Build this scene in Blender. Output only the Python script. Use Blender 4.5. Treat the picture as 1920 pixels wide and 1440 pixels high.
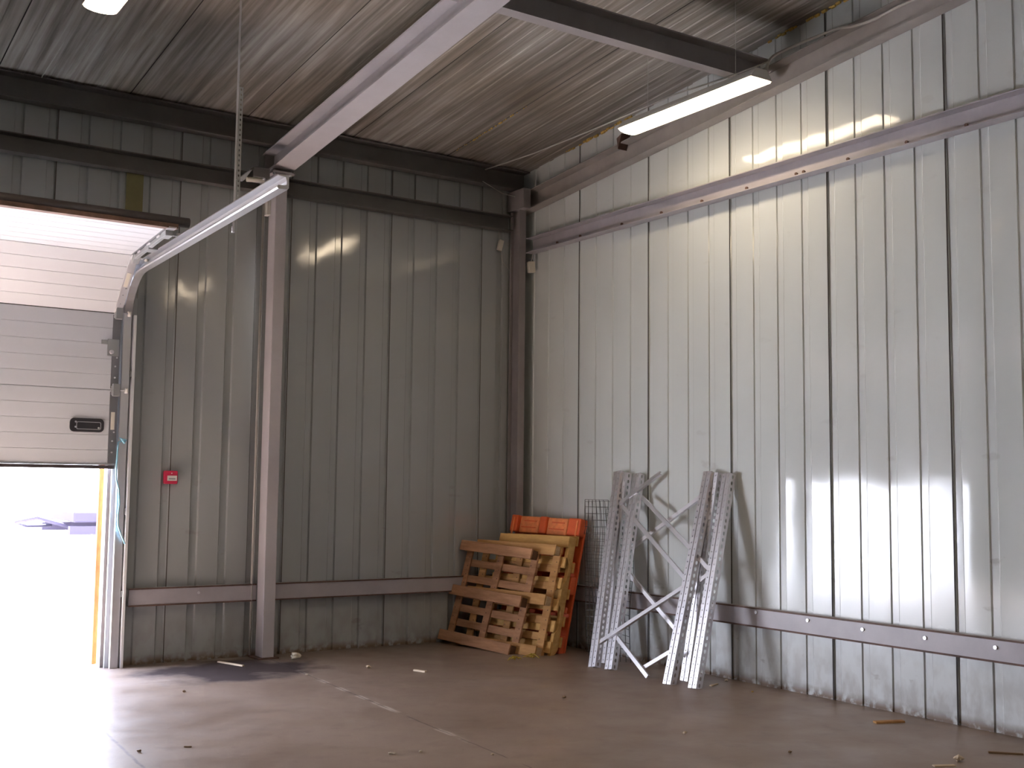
import bpy, bmesh, math, random
from mathutils import Vector, Matrix
random.seed(7)
S = bpy.context.scene
for o in list(bpy.data.objects): bpy.data.objects.remove(o)
COL = S.collection

# ------------------------------------------------------------------ camera
CAM = Vector((-6.437, -9.471, 1.455)); F = 2159.4
yaw, pit, rol = math.radians(33.748), math.radians(5.0966), math.radians(0.64977)
fw = Vector((math.sin(yaw)*math.cos(pit), math.cos(yaw)*math.cos(pit), math.sin(pit)))
rt0 = Vector((math.cos(yaw), -math.sin(yaw), 0)); up0 = rt0.cross(fw)
rt = rt0*math.cos(rol)+up0*math.sin(rol); up = -rt0*math.sin(rol)+up0*math.cos(rol)
cd = bpy.data.cameras.new('camera'); cam = bpy.data.objects.new('camera', cd); COL.objects.link(cam)
cd.sensor_width = 36; cd.lens = F/1920*36; cd.clip_end = 500; cd.clip_start = 0.05
cam.matrix_world = Matrix(((rt.x, up.x, -fw.x, CAM.x), (rt.y, up.y, -fw.y, CAM.y), (rt.z, up.z, -fw.z, CAM.z), (0, 0, 0, 1)))
S.camera = cam
# ------------------------------------------------------------------ world, daylight, exposure
S.view_settings.view_transform = 'Standard'; S.view_settings.look = 'None'
S.view_settings.gamma = 1; S.view_settings.use_curve_mapping = False
S.view_settings.exposure = 0.78
W = bpy.data.worlds.new('world'); S.world = W; W.use_nodes = True
wn = W.node_tree; wn.nodes.clear()
wo = wn.nodes.new('ShaderNodeOutputWorld'); wb = wn.nodes.new('ShaderNodeBackground')
wtc = wn.nodes.new('ShaderNodeTexCoord'); wsx = wn.nodes.new('ShaderNodeSeparateXYZ'); wr = wn.nodes.new('ShaderNodeValToRGB')
wn.links.new(wtc.outputs['Generated'], wsx.inputs[0]); wn.links.new(wsx.outputs[2], wr.inputs[0])
wr.color_ramp.elements[0].position = 0.0; wr.color_ramp.elements[0].color = (0.87, 0.89, 1.0, 1)
wr.color_ramp.elements[1].position = 0.7; wr.color_ramp.elements[1].color = (0.60, 0.70, 1.0, 1)
wn.links.new(wr.outputs[0], wb.inputs[0]); wb.inputs[1].default_value = 17.0
wn.links.new(wb.outputs[0], wo.inputs[0])
sd = bpy.data.lights.new('sun', 'SUN'); sd.energy = 150; sd.angle = math.radians(1.0); sd.color = (0.90, 0.93, 1.0)
so = bpy.data.objects.new('sun', sd); COL.objects.link(so)
so.rotation_euler = Vector((-0.45, -0.72, -1.0)).to_track_quat('-Z', 'Y').to_euler()   # falls through the doorway onto the floor just inside
pd = bpy.data.lights.new('door_portal', 'AREA'); pd.shape = 'RECTANGLE'; pd.size = 3.0; pd.size_y = 1.62
pd.cycles.is_portal = True
po = bpy.data.objects.new('door_portal', pd); COL.objects.link(po)
po.location = (-5.45, 0.12, 0.80); po.rotation_euler = (math.radians(-90), 0, 0)   # faces -y, into the room

# ------------------------------------------------------------------ helpers
def ray(px, py): return rt*((px-960)/F) + up*(-(py-720)/F) + fw
def at(px, py, ax, v):
    d = ray(px, py); return CAM + d*((v-CAM[ax])/d[ax])
def hit(px, py, P, n):
    d = ray(px, py); return CAM + d*((P-CAM).dot(n)/d.dot(n))

class MB:
    def __init__(s): s.bm = bmesh.new(); s.mi = 0
    def face(s, pts):
        f = s.bm.faces.new([s.bm.verts.new(p) for p in pts]); f.material_index = s.mi; return f
    def box(s, a, b, M=None):
        a, b = Vector(a), Vector(b)
        c = [Vector((x, y, z)) for z in (a.z, b.z) for y in (a.y, b.y) for x in (a.x, b.x)]
        if M: c = [M @ v for v in c]
        v = [s.bm.verts.new(p) for p in c]
        for q in ((0, 2, 3, 1), (4, 5, 7, 6), (0, 1, 5, 4), (2, 6, 7, 3), (0, 4, 6, 2), (1, 3, 7, 5)):
            s.bm.faces.new([v[i] for i in q]).material_index = s.mi
        return s
    def obox(s, P, ex, ey, ez, a, b):
        """box a..b in the frame (P; ex,ey,ez)"""
        M = Matrix(((ex.x, ey.x, ez.x, P.x), (ex.y, ey.y, ez.y, P.y), (ex.z, ey.z, ez.z, P.z), (0, 0, 0, 1)))
        return s.box(a, b, M)
    def prism(s, prof, P0, P1, side, upv):
        """closed 2-D profile (list of (a,b)) swept from P0 to P1; a along side, b along upv"""
        r0 = [s.bm.verts.new(Vector(P0)+side*a+upv*b) for a, b in prof]
        r1 = [s.bm.verts.new(Vector(P1)+side*a+upv*b) for a, b in prof]
        n = len(prof)
        for i in range(n):
            j = (i+1) % n
            s.bm.faces.new((r0[i], r0[j], r1[j], r1[i])).material_index = s.mi
        s.bm.faces.new(r0[::-1]).material_index = s.mi; s.bm.faces.new(r1).material_index = s.mi
        return s
    def tube(s, pts, r, n=8, cap=True):
        pts = [Vector(p) for p in pts]; rings = []
        for i, p in enumerate(pts):
            t = (pts[min(i+1, len(pts)-1)]-pts[max(i-1, 0)]).normalized()
            a = t.orthogonal().normalized() if i == 0 else (pa - t*pa.dot(t)).normalized()
            pa = a; b = t.cross(a)
            rings.append([s.bm.verts.new(p+(a*math.cos(2*math.pi*k/n)+b*math.sin(2*math.pi*k/n))*r) for k in range(n)])
        for q, w in zip(rings, rings[1:]):
            for k in range(n):
                f = s.bm.faces.new((q[k], q[(k+1) % n], w[(k+1) % n], w[k])); f.smooth = n > 5; f.material_index = s.mi
        if cap: s.bm.faces.new(rings[0][::-1]); s.bm.faces.new(rings[-1])
        return s
    def holed(s, P, u, v, w, L, pitch, hw, hh, off=0.5, tri=8):
        """sheet strip: width w along u, length L along v, an oval hole in each pitch"""
        nc = int(L/pitch); ph = L/nc
        for c in range(nc):
            c0 = P+v*(c*ph); ctr = c0+u*(w/2)+v*(ph*off)
            outer = [(0, 0), (w/2, 0), (w, 0), (w, ph/2), (w, ph), (w/2, ph), (0, ph), (0, ph/2)]
            ov = [s.bm.verts.new(c0+u*a+v*b) for a, b in outer]
            iv = []
            for k in range(8):
                an = math.radians(-135+45*k); iv.append(s.bm.verts.new(ctr+u*(hw*math.cos(an))+v*(hh*math.sin(an))))
            for k in range(8):
                j = (k+1) % 8; s.bm.faces.new((ov[k], ov[j], iv[j], iv[k])).material_index = s.mi
        return s
    def build(s, name, mat, parent=None, bevel=0, solid=0, smooth=False, seg=1):
        bmesh.ops.remove_doubles(s.bm, verts=s.bm.verts, dist=1e-5)
        if not solid: bmesh.ops.recalc_face_normals(s.bm, faces=s.bm.faces)
        me = bpy.data.meshes.new(name); s.bm.to_mesh(me); s.bm.free()
        for m in (mat if isinstance(mat, (list, tuple)) else [mat]): me.materials.append(m)
        if smooth: me.polygons.foreach_set('use_smooth', [True]*len(me.polygons))
        o = bpy.data.objects.new(name, me); COL.objects.link(o)
        if parent is not None:
            o.parent = parent
            p = parent; off = Vector((0, 0, 0))
            while p is not None: off += p.location; p = p.parent
            for vv in me.vertices: vv.co -= off
        if solid:
            m = o.modifiers.new('s', 'SOLIDIFY'); m.thickness = solid; m.offset = 0
        if bevel:
            m = o.modifiers.new('b', 'BEVEL'); m.width = bevel; m.segments = seg; m.limit_method = 'ANGLE'
        return o

def tag(o, label, cat, group=None):
    o['label'] = label; o['category'] = cat
    if group: o['group'] = group
    return o
def thing(name, label, cat, loc, group=None):
    o = bpy.data.objects.new(name, None); COL.objects.link(o); o.location = loc; o.empty_display_size = 0.1
    return tag(o, label, cat, group)
def struct(o): o['kind'] = 'structure'; return o
X, Y, Z = Vector((1, 0, 0)), Vector((0, 1, 0)), Vector((0, 0, 1))

# ------------------------------------------------------------------ materials
def mat(name, col, rough=0.5, metal=0.0, spec=0.5, noise=0.0, nscale=(5, 5, 5), bump=0.0, bscale=20, bstretch=(1, 1, 1), col2=None, emit=None, es=0, rvar=0.0, coat=0.0):
    m = bpy.data.materials.new(name); m.use_nodes = True; nt = m.node_tree; b = nt.nodes['Principled BSDF']
    b.inputs['Base Color'].default_value = (*col, 1); b.inputs['Roughness'].default_value = rough
    b.inputs['Metallic'].default_value = metal; b.inputs['Specular IOR Level'].default_value = spec
    if coat: b.inputs['Coat Weight'].default_value = coat; b.inputs['Coat Roughness'].default_value = 0.08
    tc = nt.nodes.new('ShaderNodeTexCoord')
    if noise or col2 or rvar:
        mp = nt.nodes.new('ShaderNodeMapping'); mp.inputs['Scale'].default_value = nscale
        nz = nt.nodes.new('ShaderNodeTexNoise'); nz.inputs['Scale'].default_value = 1; nz.inputs['Detail'].default_value = 6; nz.inputs['Roughness'].default_value = 0.65
        nt.links.new(tc.outputs['Object'], mp.inputs[0]); nt.links.new(mp.outputs[0], nz.inputs[0])
        cr = nt.nodes.new('ShaderNodeValToRGB'); cr.color_ramp.elements[0].position = 0.32; cr.color_ramp.elements[1].position = 0.68
        c2 = col2 or tuple(min(1, c*(1+noise)) for c in col); c1 = col if col2 else tuple(c*(1-noise) for c in col)
        cr.color_ramp.elements[0].color = (*c1, 1); cr.color_ramp.elements[1].color = (*c2, 1)
        nt.links.new(nz.outputs[0], cr.inputs[0]); nt.links.new(cr.outputs[0], b.inputs['Base Color'])
        if rvar:
            mr = nt.nodes.new('ShaderNodeMapRange'); mr.inputs[1].default_value = 0.3; mr.inputs[2].default_value = 0.7
            mr.inputs[3].default_value = max(0.02, rough-rvar); mr.inputs[4].default_value = rough+rvar
            nt.links.new(nz.outputs[0], mr.inputs[0]); nt.links.new(mr.outputs[0], b.inputs['Roughness'])
    if bump:
        mp = nt.nodes.new('ShaderNodeMapping'); mp.inputs['Scale'].default_value = bstretch
        nz = nt.nodes.new('ShaderNodeTexNoise'); nz.inputs['Scale'].default_value = bscale; nz.inputs['Detail'].default_value = 3
        bp = nt.nodes.new('ShaderNodeBump'); bp.inputs['Strength'].default_value = 1; bp.inputs['Distance'].default_value = bump
        nt.links.new(tc.outputs['Object'], mp.inputs[0]); nt.links.new(mp.outputs[0], nz.inputs[0])
        nt.links.new(nz.outputs[0], bp.inputs['Height']); nt.links.new(bp.outputs[0], b.inputs['Normal'])
    if emit:
        b.inputs['Emission Color'].default_value = (*emit, 1); b.inputs['Emission Strength'].default_value = es
    return m

M = {}
def wall_mat(name, col, dirt):
    """glossy painted sheet with grime rising from the floor, scuffs and soft dents"""
    m = bpy.data.materials.new(name); m.use_nodes = True; nt = m.node_tree; b = nt.nodes['Principled BSDF']; L = nt.links
    b.inputs['Roughness'].default_value = 0.16; b.inputs['Specular IOR Level'].default_value = 0.55
    tc = nt.nodes.new('ShaderNodeTexCoord')
    def noise(scale, st, det=4):
        mp = nt.nodes.new('ShaderNodeMapping'); mp.inputs['Scale'].default_value = st
        nz = nt.nodes.new('ShaderNodeTexNoise'); nz.inputs['Scale'].default_value = scale; nz.inputs['Detail'].default_value = det
        L.new(tc.outputs['Object'], mp.inputs[0]); L.new(mp.outputs[0], nz.inputs[0]); return nz.outputs[0]
    def mrange(v, a, c, d, e):
        r = nt.nodes.new('ShaderNodeMapRange'); r.inputs[1].default_value = a; r.inputs[2].default_value = c
        r.inputs[3].default_value = d; r.inputs[4].default_value = e; L.new(v, r.inputs[0]); return r.outputs[0]
    def math_(op, a, c):
        n = nt.nodes.new('ShaderNodeMath'); n.operation = op
        for i, q in enumerate((a, c)):
            if isinstance(q, (int, float)): n.inputs[i].default_value = q
            else: L.new(q, n.inputs[i])
        return n.outputs[0]
    def mixc(f, a, c):
        n = nt.nodes.new('ShaderNodeMix'); n.data_type = 'RGBA'
        L.new(f, n.inputs[0])
        for i, q in ((6, a), (7, c)):
            if isinstance(q, tuple): n.inputs[i].default_value = (*q, 1)
            else: L.new(q, n.inputs[i])
        return n.outputs[2]
    sx = nt.nodes.new('ShaderNodeSeparateXYZ'); L.new(tc.outputs['Object'], sx.inputs[0]); z = sx.outputs[2]
    base = mixc(mrange(noise(0.9, (1, 1, 0.5)), 0.35, 0.65, 0, 1), col, tuple(c*0.93 for c in col))
    low = mrange(z, 0.0, 0.55, 1, 0)
    g1 = math_('MULTIPLY', mrange(noise(9, (1, 1, 0.6), 8), 0.42, 0.62, 0, 1), math_('MULTIPLY', low, 0.45*dirt))
    c = mixc(g1, base, (0.16, 0.12, 0.085))
    edge = mrange(z, 0.015, 0.075, 1, 0)
    g2 = math_('MULTIPLY', mrange(noise(14, (1, 1, 1), 8), 0.38, 0.52, 0, 1), edge)
    c = mixc(g2, c, (0.17, 0.11, 0.07))
    scuff = mrange(noise(3.2, (1, 1, 2.2), 10), 0.66, 0.71, 0, 0.5*dirt)
    scuff = math_('MULTIPLY', scuff, mrange(z, 0.4, 2.0, 1, 0.15))
    c = mixc(scuff, c, (0.2, 0.17, 0.15))
    L.new(c, b.inputs['Base Color'])
    rg = math_('ADD', 0.075, math_('ADD', math_('MULTIPLY', mrange(noise(4, (1, 1, 0.4), 6), 0.4, 0.7, 0, 1), 0.05), math_('MULTIPLY', mrange(z, 0.0, 1.0, 1, 0), 0.42)))
    L.new(rg, b.inputs['Roughness'])
    bp = nt.nodes.new('ShaderNodeBump'); bp.inputs['Strength'].default_value = 1; bp.inputs['Distance'].default_value = 0.0055
    h = math_('ADD', noise(2.4, (1, 1, 0.45), 1), math_('MULTIPLY', noise(14, (1, 1, 0.8), 1), 0.05))
    L.new(h, bp.inputs['Height']); L.new(bp.outputs[0], b.inputs['Normal'])
    return m
M['wallA'] = wall_mat('painted_sheet_steel_shaded', (0.36, 0.375, 0.375), 0.8)  # same paint as the right wall; its weaker light is put into the colour
M['wallB'] = wall_mat('painted_sheet_steel_right_lit', (0.63, 0.665, 0.66), 1.0)  # lighter copy of the wall paint, carrying the stronger light on this wall
M['beam'] = mat('beam_primer_paint', (0.27, 0.245, 0.25), 0.5, spec=0.4, noise=0.12, nscale=(2, 2, 2))
M['gable'] = mat('brown_grey_channel', (0.34, 0.31, 0.29), 0.5, noise=0.12, nscale=(3, 3, 3))
M['beamlight'] = mat('rafter_paint', (0.47, 0.445, 0.47), 0.45, spec=0.4, noise=0.08, nscale=(2, 2, 2))
M['beamdark'] = mat('eave_beam_paint', (0.115, 0.105, 0.1), 0.5, spec=0.4, noise=0.15, nscale=(2, 2, 2))
M['girt'] = mat('girt_primer_paint', (0.38, 0.355, 0.38), 0.4, noise=0.1, nscale=(3, 3, 3))
M['rust'] = mat('rusty_brown_edge', (0.11, 0.06, 0.045), 0.7, noise=0.4, nscale=(9, 9, 9))
M['seam'] = mat('dark_joint', (0.025, 0.018, 0.015), 0.8)
M['seam2'] = mat('brown_joint', (0.07, 0.058, 0.05), 0.7)
M['galv'] = mat('galvanised_steel', (0.66, 0.66, 0.69), 0.36, metal=0.8)
M['galvd'] = mat('dull_galvanised_bracket', (0.36, 0.37, 0.38), 0.45, metal=0.6)
M['flange'] = mat('zinc_edge_with_glare', (0.85, 0.85, 0.87), 0.35, metal=0.3)  # glare on the track edge is painted in as this pale colour
M['capd'] = mat('dark_zinc_cap', (0.2, 0.2, 0.215), 0.4, metal=0.5)
M['rack'] = mat('rack_galvanised_steel', (0.84, 0.82, 0.85), 0.38, metal=0.9)
M['door'] = mat('door_white_paint', (0.62, 0.635, 0.68), 0.4, spec=0.4)
M['rubber'] = mat('dark_rubber', (0.045, 0.035, 0.036), 0.45)
M['blackplastic'] = mat('black_plastic', (0.03, 0.028, 0.035), 0.4)
M['red'] = mat('red_plastic', (0.55, 0.02, 0.07), 0.4)
M['white'] = mat('white_plastic', (0.75, 0.73, 0.68), 0.45)
M['cream'] = mat('cream_plastic', (0.62, 0.58, 0.50), 0.5)
M['yellowst'] = mat('yellowed_board', (0.19, 0.17, 0.075), 0.7, noise=0.1)
M['orange'] = mat('orange_plastic', (0.72, 0.12, 0.03), 0.45, noise=0.15, nscale=(4, 4, 4))
M['orangel'] = mat('orange_plastic_worn', (0.85, 0.27, 0.09), 0.5, noise=0.2, nscale=(14, 14, 14))
M['foam'] = mat('yellow_foam', (0.50, 0.33, 0.08), 0.8, noise=0.4, nscale=(25, 25, 25))
M['blue'] = mat('pale_blue_rope', (0.25, 0.52, 0.66), 0.5)
M['cable'] = mat('grey_cable', (0.42, 0.40, 0.37), 0.5)
M['wire'] = mat('dark_wire', (0.07, 0.065, 0.06), 0.5, metal=0.4)
M['chip'] = mat('pale_wood_chip', (0.62, 0.5, 0.36), 0.7)
M['paper'] = mat('crumpled_paper', (0.66, 0.6, 0.5), 0.8)
M['brown'] = mat('brown_debris', (0.20, 0.12, 0.06), 0.8)
M['timber'] = mat('orange_brown_timber', (0.16, 0.05, 0.016), 0.8, spec=0.1, noise=0.4, nscale=(14, 14, 5))
M['brick'] = mat('reddish_wood', (0.50, 0.24, 0.14), 0.8)
M['trailer'] = mat('trailer_paint', (0.026, 0.022, 0.034), 0.9, spec=0.05)
M['yard'] = mat('pale_concrete_yard', (0.55, 0.53, 0.50), 0.9, noise=0.05)
M['lens'] = mat('lamp_diffuser', (0.9, 0.85, 0.75), 0.4, emit=(1.0, 0.80, 0.56), es=13)
M['lampbody'] = mat('lamp_housing', (0.6, 0.58, 0.54), 0.4)
M['sticker'] = mat('cream_sticker', (0.7, 0.66, 0.58), 0.5)
def wood(name, c1, c2):
    return mat(name, c1, 0.7, spec=0.25, col2=c2, nscale=(6, 1.6, 14), bump=0.002, bscale=18, bstretch=(3, 0.4, 3))
M['wood1'] = wood('weathered_pallet_wood', (0.24, 0.115, 0.055), (0.50, 0.27, 0.145))
M['wood2'] = wood('brown_pallet_wood', (0.34, 0.165, 0.055), (0.58, 0.33, 0.13))
M['wood3'] = wood('fresh_pallet_wood', (0.48, 0.26, 0.075), (0.68, 0.42, 0.15))
M['blockdark'] = wood('dark_pallet_block', (0.09, 0.045, 0.025), (0.17, 0.09, 0.05))
M['blocklight'] = wood('pale_pallet_block', (0.42, 0.28, 0.15), (0.58, 0.42, 0.25))

# floor: brown concrete, two joints, a dark damp patch, pale chipped edges
def floor_mat():
    m = bpy.data.materials.new('brown_concrete_floor'); m.use_nodes = True; nt = m.node_tree; b = nt.nodes['Principled BSDF']; L = nt.links
    tc = nt.nodes.new('ShaderNodeTexCoord'); sx = nt.nodes.new('ShaderNodeSeparateXYZ'); L.new(tc.outputs['Object'], sx.inputs[0])
    def noise(scale, det=5, st=(1, 1, 1)):
        mp = nt.nodes.new('ShaderNodeMapping'); mp.inputs['Scale'].default_value = st
        nz = nt.nodes.new('ShaderNodeTexNoise'); nz.inputs['Scale'].default_value = scale; nz.inputs['Detail'].default_value = det
        L.new(tc.outputs['Object'], mp.inputs[0]); L.new(mp.outputs[0], nz.inputs[0]); return nz.outputs[0]
    def mr(v, a, c, d, e):
        r = nt.nodes.new('ShaderNodeMapRange'); r.inputs[1].default_value = a; r.inputs[2].default_value = c
        r.inputs[3].default_value = d; r.inputs[4].default_value = e; L.new(v, r.inputs[0]); return r.outputs[0]
    def mth(op, a, c=0.0):
        n = nt.nodes.new('ShaderNodeMath'); n.operation = op
        for i, q in enumerate((a, c)):
            if isinstance(q, (int, float)): n.inputs[i].default_value = q
            else: L.new(q, n.inputs[i])
        return n.outputs[0]
    def mix(f, a, c):
        n = nt.nodes.new('ShaderNodeMix'); n.data_type = 'RGBA'; L.new(f, n.inputs[0])
        for i, q in ((6, a), (7, c)):
            if isinstance(q, tuple): n.inputs[i].default_value = (*q, 1)
            else: L.new(q, n.inputs[i])
        return n.outputs[2]
    x, y = sx.outputs[0], sx.outputs[1]
    c = mix(mr(noise(0.8, 6), 0.35, 0.65, 0, 1), (0.215, 0.15, 0.108), (0.285, 0.212, 0.162))
    c = mix(mr(noise(7, 8), 0.55, 0.75, 0, 0.5), c, (0.15, 0.10, 0.07))
    c = mix(mr(noise(60, 3), 0.68, 0.74, 0, 0.7), c, (0.09, 0.06, 0.045))
    wob = mth('MULTIPLY', mth('SUBTRACT', noise(5, 4), 0.5), 0.03)
    def joint(x0, k):      # distance to the line x = x0 + k*y
        return mth('ABSOLUTE', mth('ADD', mth('SUBTRACT', x, mth('ADD', mth('MULTIPLY', y, k), x0)), wob))
    d1 = joint(-2.65, 0.0616); d2 = joint(-4.434, 0.056)
    pale = mth('MULTIPLY', mr(d1, 0.006, 0.03, 1, 0), mr(noise(4.5, 3), 0.47, 0.56, 0, 0.85))
    pale = mth('MULTIPLY', pale, mr(y, -3.9, -3.5, 0, 1))
    c = mix(pale, c, (0.62, 0.54, 0.47))
    c = mix(mth('MULTIPLY', mr(d1, 0.003, 0.007, 1, 0), mr(noise(3, 2), 0.38, 0.5, 0, 0.9)), c, (0.07, 0.045, 0.035))
    c = mix(mth('MULTIPLY', mr(d2, 0.004, 0.013, 1, 0), mr(noise(11, 5), 0.32, 0.52, 0.2, 0.95)), c, (0.08, 0.05, 0.05))
    # damp dark patch in front of the column
    def ell(cx, cy, ax, ay):
        u = mth('DIVIDE', mth('SUBTRACT', x, cx), ax); v = mth('DIVIDE', mth('SUBTRACT', y, cy), ay)
        return mth('ADD', mth('MULTIPLY', u, u), mth('MULTIPLY', v, v))
    e = mth('ADD', ell(-3.12, -0.62, 0.68, 0.52), mth('MULTIPLY', mth('SUBTRACT', noise(3.2, 6), 0.5), 2.6))
    damp = mr(e, 0.5, 1.45, 0.9, 0)
    c = mix(damp, c, (0.035, 0.026, 0.028))
    # mottled darker bands along the back and right walls
    c = mix(mth('MULTIPLY', mr(y, -0.40, -0.02, 0, 0.75), mr(noise(2.6, 6), 0.36, 0.62, 0.3, 1)), c, (0.06, 0.042, 0.032))
    c = mix(mth('MULTIPLY', mr(x, -0.25, -0.02, 0, 0.6), mr(noise(4.6, 6), 0.42, 0.6, 0, 1)), c, (0.08, 0.05, 0.035))
    L.new(c, b.inputs['Base Color'])
    L.new(mth('ADD', mr(noise(3, 6), 0.35, 0.7, 0.36, 0.52), mth('MULTIPLY', damp, 0.35)), b.inputs['Roughness']); L.new(mth('SUBTRACT', 1.0, damp), b.inputs['Specular IOR Level'])
    bp = nt.nodes.new('ShaderNodeBump'); bp.inputs['Distance'].default_value = 0.004; L.new(mth('ADD', noise(3, 8), mth('MULTIPLY', noise(40, 3), 0.12)), bp.inputs['Height']); L.new(bp.outputs[0], b.inputs['Normal'])
    return m
M['floor'] = floor_mat()

def ceil_mat():
    m = bpy.data.materials.new('sooty_roof_sheet'); m.use_nodes = True; nt = m.node_tree; b = nt.nodes['Principled BSDF']; L = nt.links
    tc = nt.nodes.new('ShaderNodeTexCoord')
    def noise(scale, det, st):
        mp = nt.nodes.new('ShaderNodeMapping'); mp.inputs['Scale'].default_value = st
        nz = nt.nodes.new('ShaderNodeTexNoise'); nz.inputs['Scale'].default_value = scale; nz.inputs['Detail'].default_value = det
        L.new(tc.outputs['Object'], mp.inputs[0]); L.new(mp.outputs[0], nz.inputs[0]); return nz.outputs[0]
    def ramp(v, a, c, ca, cc):
        r = nt.nodes.new('ShaderNodeValToRGB'); r.color_ramp.elements[0].position = a; r.color_ramp.elements[1].position = c
        r.color_ramp.elements[0].color = (*ca, 1); r.color_ramp.elements[1].color = (*cc, 1); L.new(v, r.inputs[0]); return r.outputs[0]
    def mul(a, c, f=1.0):
        n = nt.nodes.new('ShaderNodeMix'); n.data_type = 'RGBA'; n.blend_type = 'MULTIPLY'; n.inputs[0].default_value = f
        L.new(a, n.inputs[6]); L.new(c, n.inputs[7]); return n.outputs[2]
    c = ramp(noise(1, 8, (11, 0.35, 1)), 0.3, 0.7, (0.22, 0.20, 0.185), (0.45, 0.43, 0.41))
    c = mul(c, ramp(noise(1, 6, (32, 1.1, 1)), 0.35, 0.65, (0.55, 0.53, 0.5), (1, 1, 1)))
    c = mul(c, ramp(noise(0.9, 5, (1, 1, 1)), 0.3, 0.65, (0.68, 0.6, 0.5), (1.0, 1.0, 1.0)))
    L.new(c, b.inputs['Base Color']); b.inputs['Roughness'].default_value = 0.55; b.inputs['Specular IOR Level'].default_value = 0.3
    return m
M['ceil'] = ceil_mat()

# ------------------------------------------------------------------ the shell
SL = 0.0925
def rz(y): return 4.60 - SL*y
XL, YB = -14.0, -14.0
DX0, DX1, DZ = -6.95, -3.93, 2.80            # door opening

struct(MB().box((XL, YB, -0.15), (0.2, 0.16, 0)).build('floor', M['floor']))
g = struct(MB().box((-60, 0.16, -0.25), (50, 90, -0.03)).build('floor_yard', M['yard']))

def ribbed(coords, horiz, dirn, depthv, zlo, zhi, seam_i, skip=None):
    """sheet wall: coords = list of (pos, depth) along dirn; a little random bow in every flat strip"""
    mb = MB()
    for (p0, d0, z00), (p1, d1, z01) in zip(coords, coords[1:]):
        a = horiz+dirn*p0+depthv*d0; b = horiz+dirn*p1+depthv*d1
        lo0 = zlo(p0) if callable(zlo) else zlo; 
        mb.face([a+Z*lo0, b+Z*lo0, b+Z*zhi(p1), a+Z*zhi(p0)])
    return mb
# right wall: x = 0, strips along -y; recessed grooves (steep edge on the corner side) every 0.2475 m
def strip_profile(start, end, pitch, gw, gd, flip, bow):
    pts = []; p = start
    while p < end:
        a = p; fl = pitch-gw
        t = random.uniform(-1, 1)*bow; n = 6
        if not flip:
            pts += [(a, 0), (a+gd*0.5, -gd), (a+gw-0.012, -gd), (a+gw, 0)]
            for i in range(1, n): s = i/n; pts.append((a+gw+fl*s, 4*s*(1-s)*t+0.0*s))
        p += pitch
    pts.append((p, 0)); return pts
def ribbed_wall(name, origin, dirn, inward, start, end, pitch, gw, gd, zlo, zhi, material, bow=0.0012, seam_every=4, cuts=(), soff=0, sw=0.0065, sm='seam'):
    pr = strip_profile(start, end, pitch, gw, gd, False, bow)
    mb = MB(); bm = mb.bm
    # split columns at cuts (openings)
    allp = list(pr)
    for c in cuts:
        for i in range(len(allp)-1):
            if allp[i][0] < c < allp[i+1][0]:
                f = (c-allp[i][0])/(allp[i+1][0]-allp[i][0]); allp.insert(i+1, (c, allp[i][1]*(1-f)+allp[i+1][1]*f)); break
    zc = []
    for (p0, d0), (p1, d1) in zip(allp, allp[1:]):
        if p0 < start+1e-9 and False: continue
        mid = (p0+p1)/2; lo = zlo(mid)
        a = origin+dirn*p0+inward*d0; b = origin+dirn*p1+inward*d1
        f = mb.face([a+Z*lo, b+Z*lo, b+Z*zhi(p1), a+Z*zhi(p0)]); f.smooth = False
    # dark joints between the panels
    mb.mi = 1; k = 0; p = start
    while p < end:
        if k % seam_every == soff and p > 0:
            w = sw; lo = zlo(p)
            mb.face([origin+dirn*(p-w)+inward*0.0005+Z*lo, origin+dirn*(p+w*0.9)+inward*0.0005+Z*lo, origin+dirn*(p+w*0.9)+inward*0.0005+Z*zhi(p), origin+dirn*(p-w)+inward*0.0005+Z*zhi(p)])
        k += 1; p += pitch
    # outer skin
    mb.mi = 0
    o2 = origin-inward*0.08
    edges = sorted(set([start, end+pitch]+[c for c in cuts]))
    for e0, e1 in zip(edges, edges[1:]):
        lo = zlo((e0+e1)/2)
        mb.face([o2+dirn*e0+Z*lo, o2+dirn*e1+Z*lo, o2+dirn*e1+Z*zhi(e1), o2+dirn*e0+Z*zhi(e0)])
    bmesh.ops.remove_doubles(bm, verts=bm.verts, dist=1e-5)
    me = bpy.data.meshes.new(name); bm.to_mesh(me); bm.free(); me.materials.append(material); me.materials.append(M[sm])
    # smooth within a strip, sharp at groove edges
    me.polygons.foreach_set('use_smooth', [True]*len(me.polygons))
    o = bpy.data.objects.new(name, me); COL.objects.link(o)
    es = o.modifiers.new('e', 'EDGE_SPLIT'); es.split_angle = math.radians(8)
    return struct(o)
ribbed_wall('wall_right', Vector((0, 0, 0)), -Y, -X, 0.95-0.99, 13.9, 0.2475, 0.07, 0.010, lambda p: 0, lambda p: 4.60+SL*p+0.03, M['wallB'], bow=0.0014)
dcut = (-DX1, -DX0)
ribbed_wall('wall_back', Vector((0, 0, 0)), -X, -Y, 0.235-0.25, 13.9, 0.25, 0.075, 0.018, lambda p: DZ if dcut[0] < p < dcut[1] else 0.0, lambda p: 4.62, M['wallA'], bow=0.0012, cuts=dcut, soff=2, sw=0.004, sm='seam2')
mb = MB(); mb.box((XL-0.08, YB, 0), (XL, 0.08, 6.1))
struct(mb.build('wall_left', M['wallA']))
struct(MB().box((XL, YB-0.08, 0), (0.08, YB, 6.1)).build('wall_front', M['wallA']))
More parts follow.
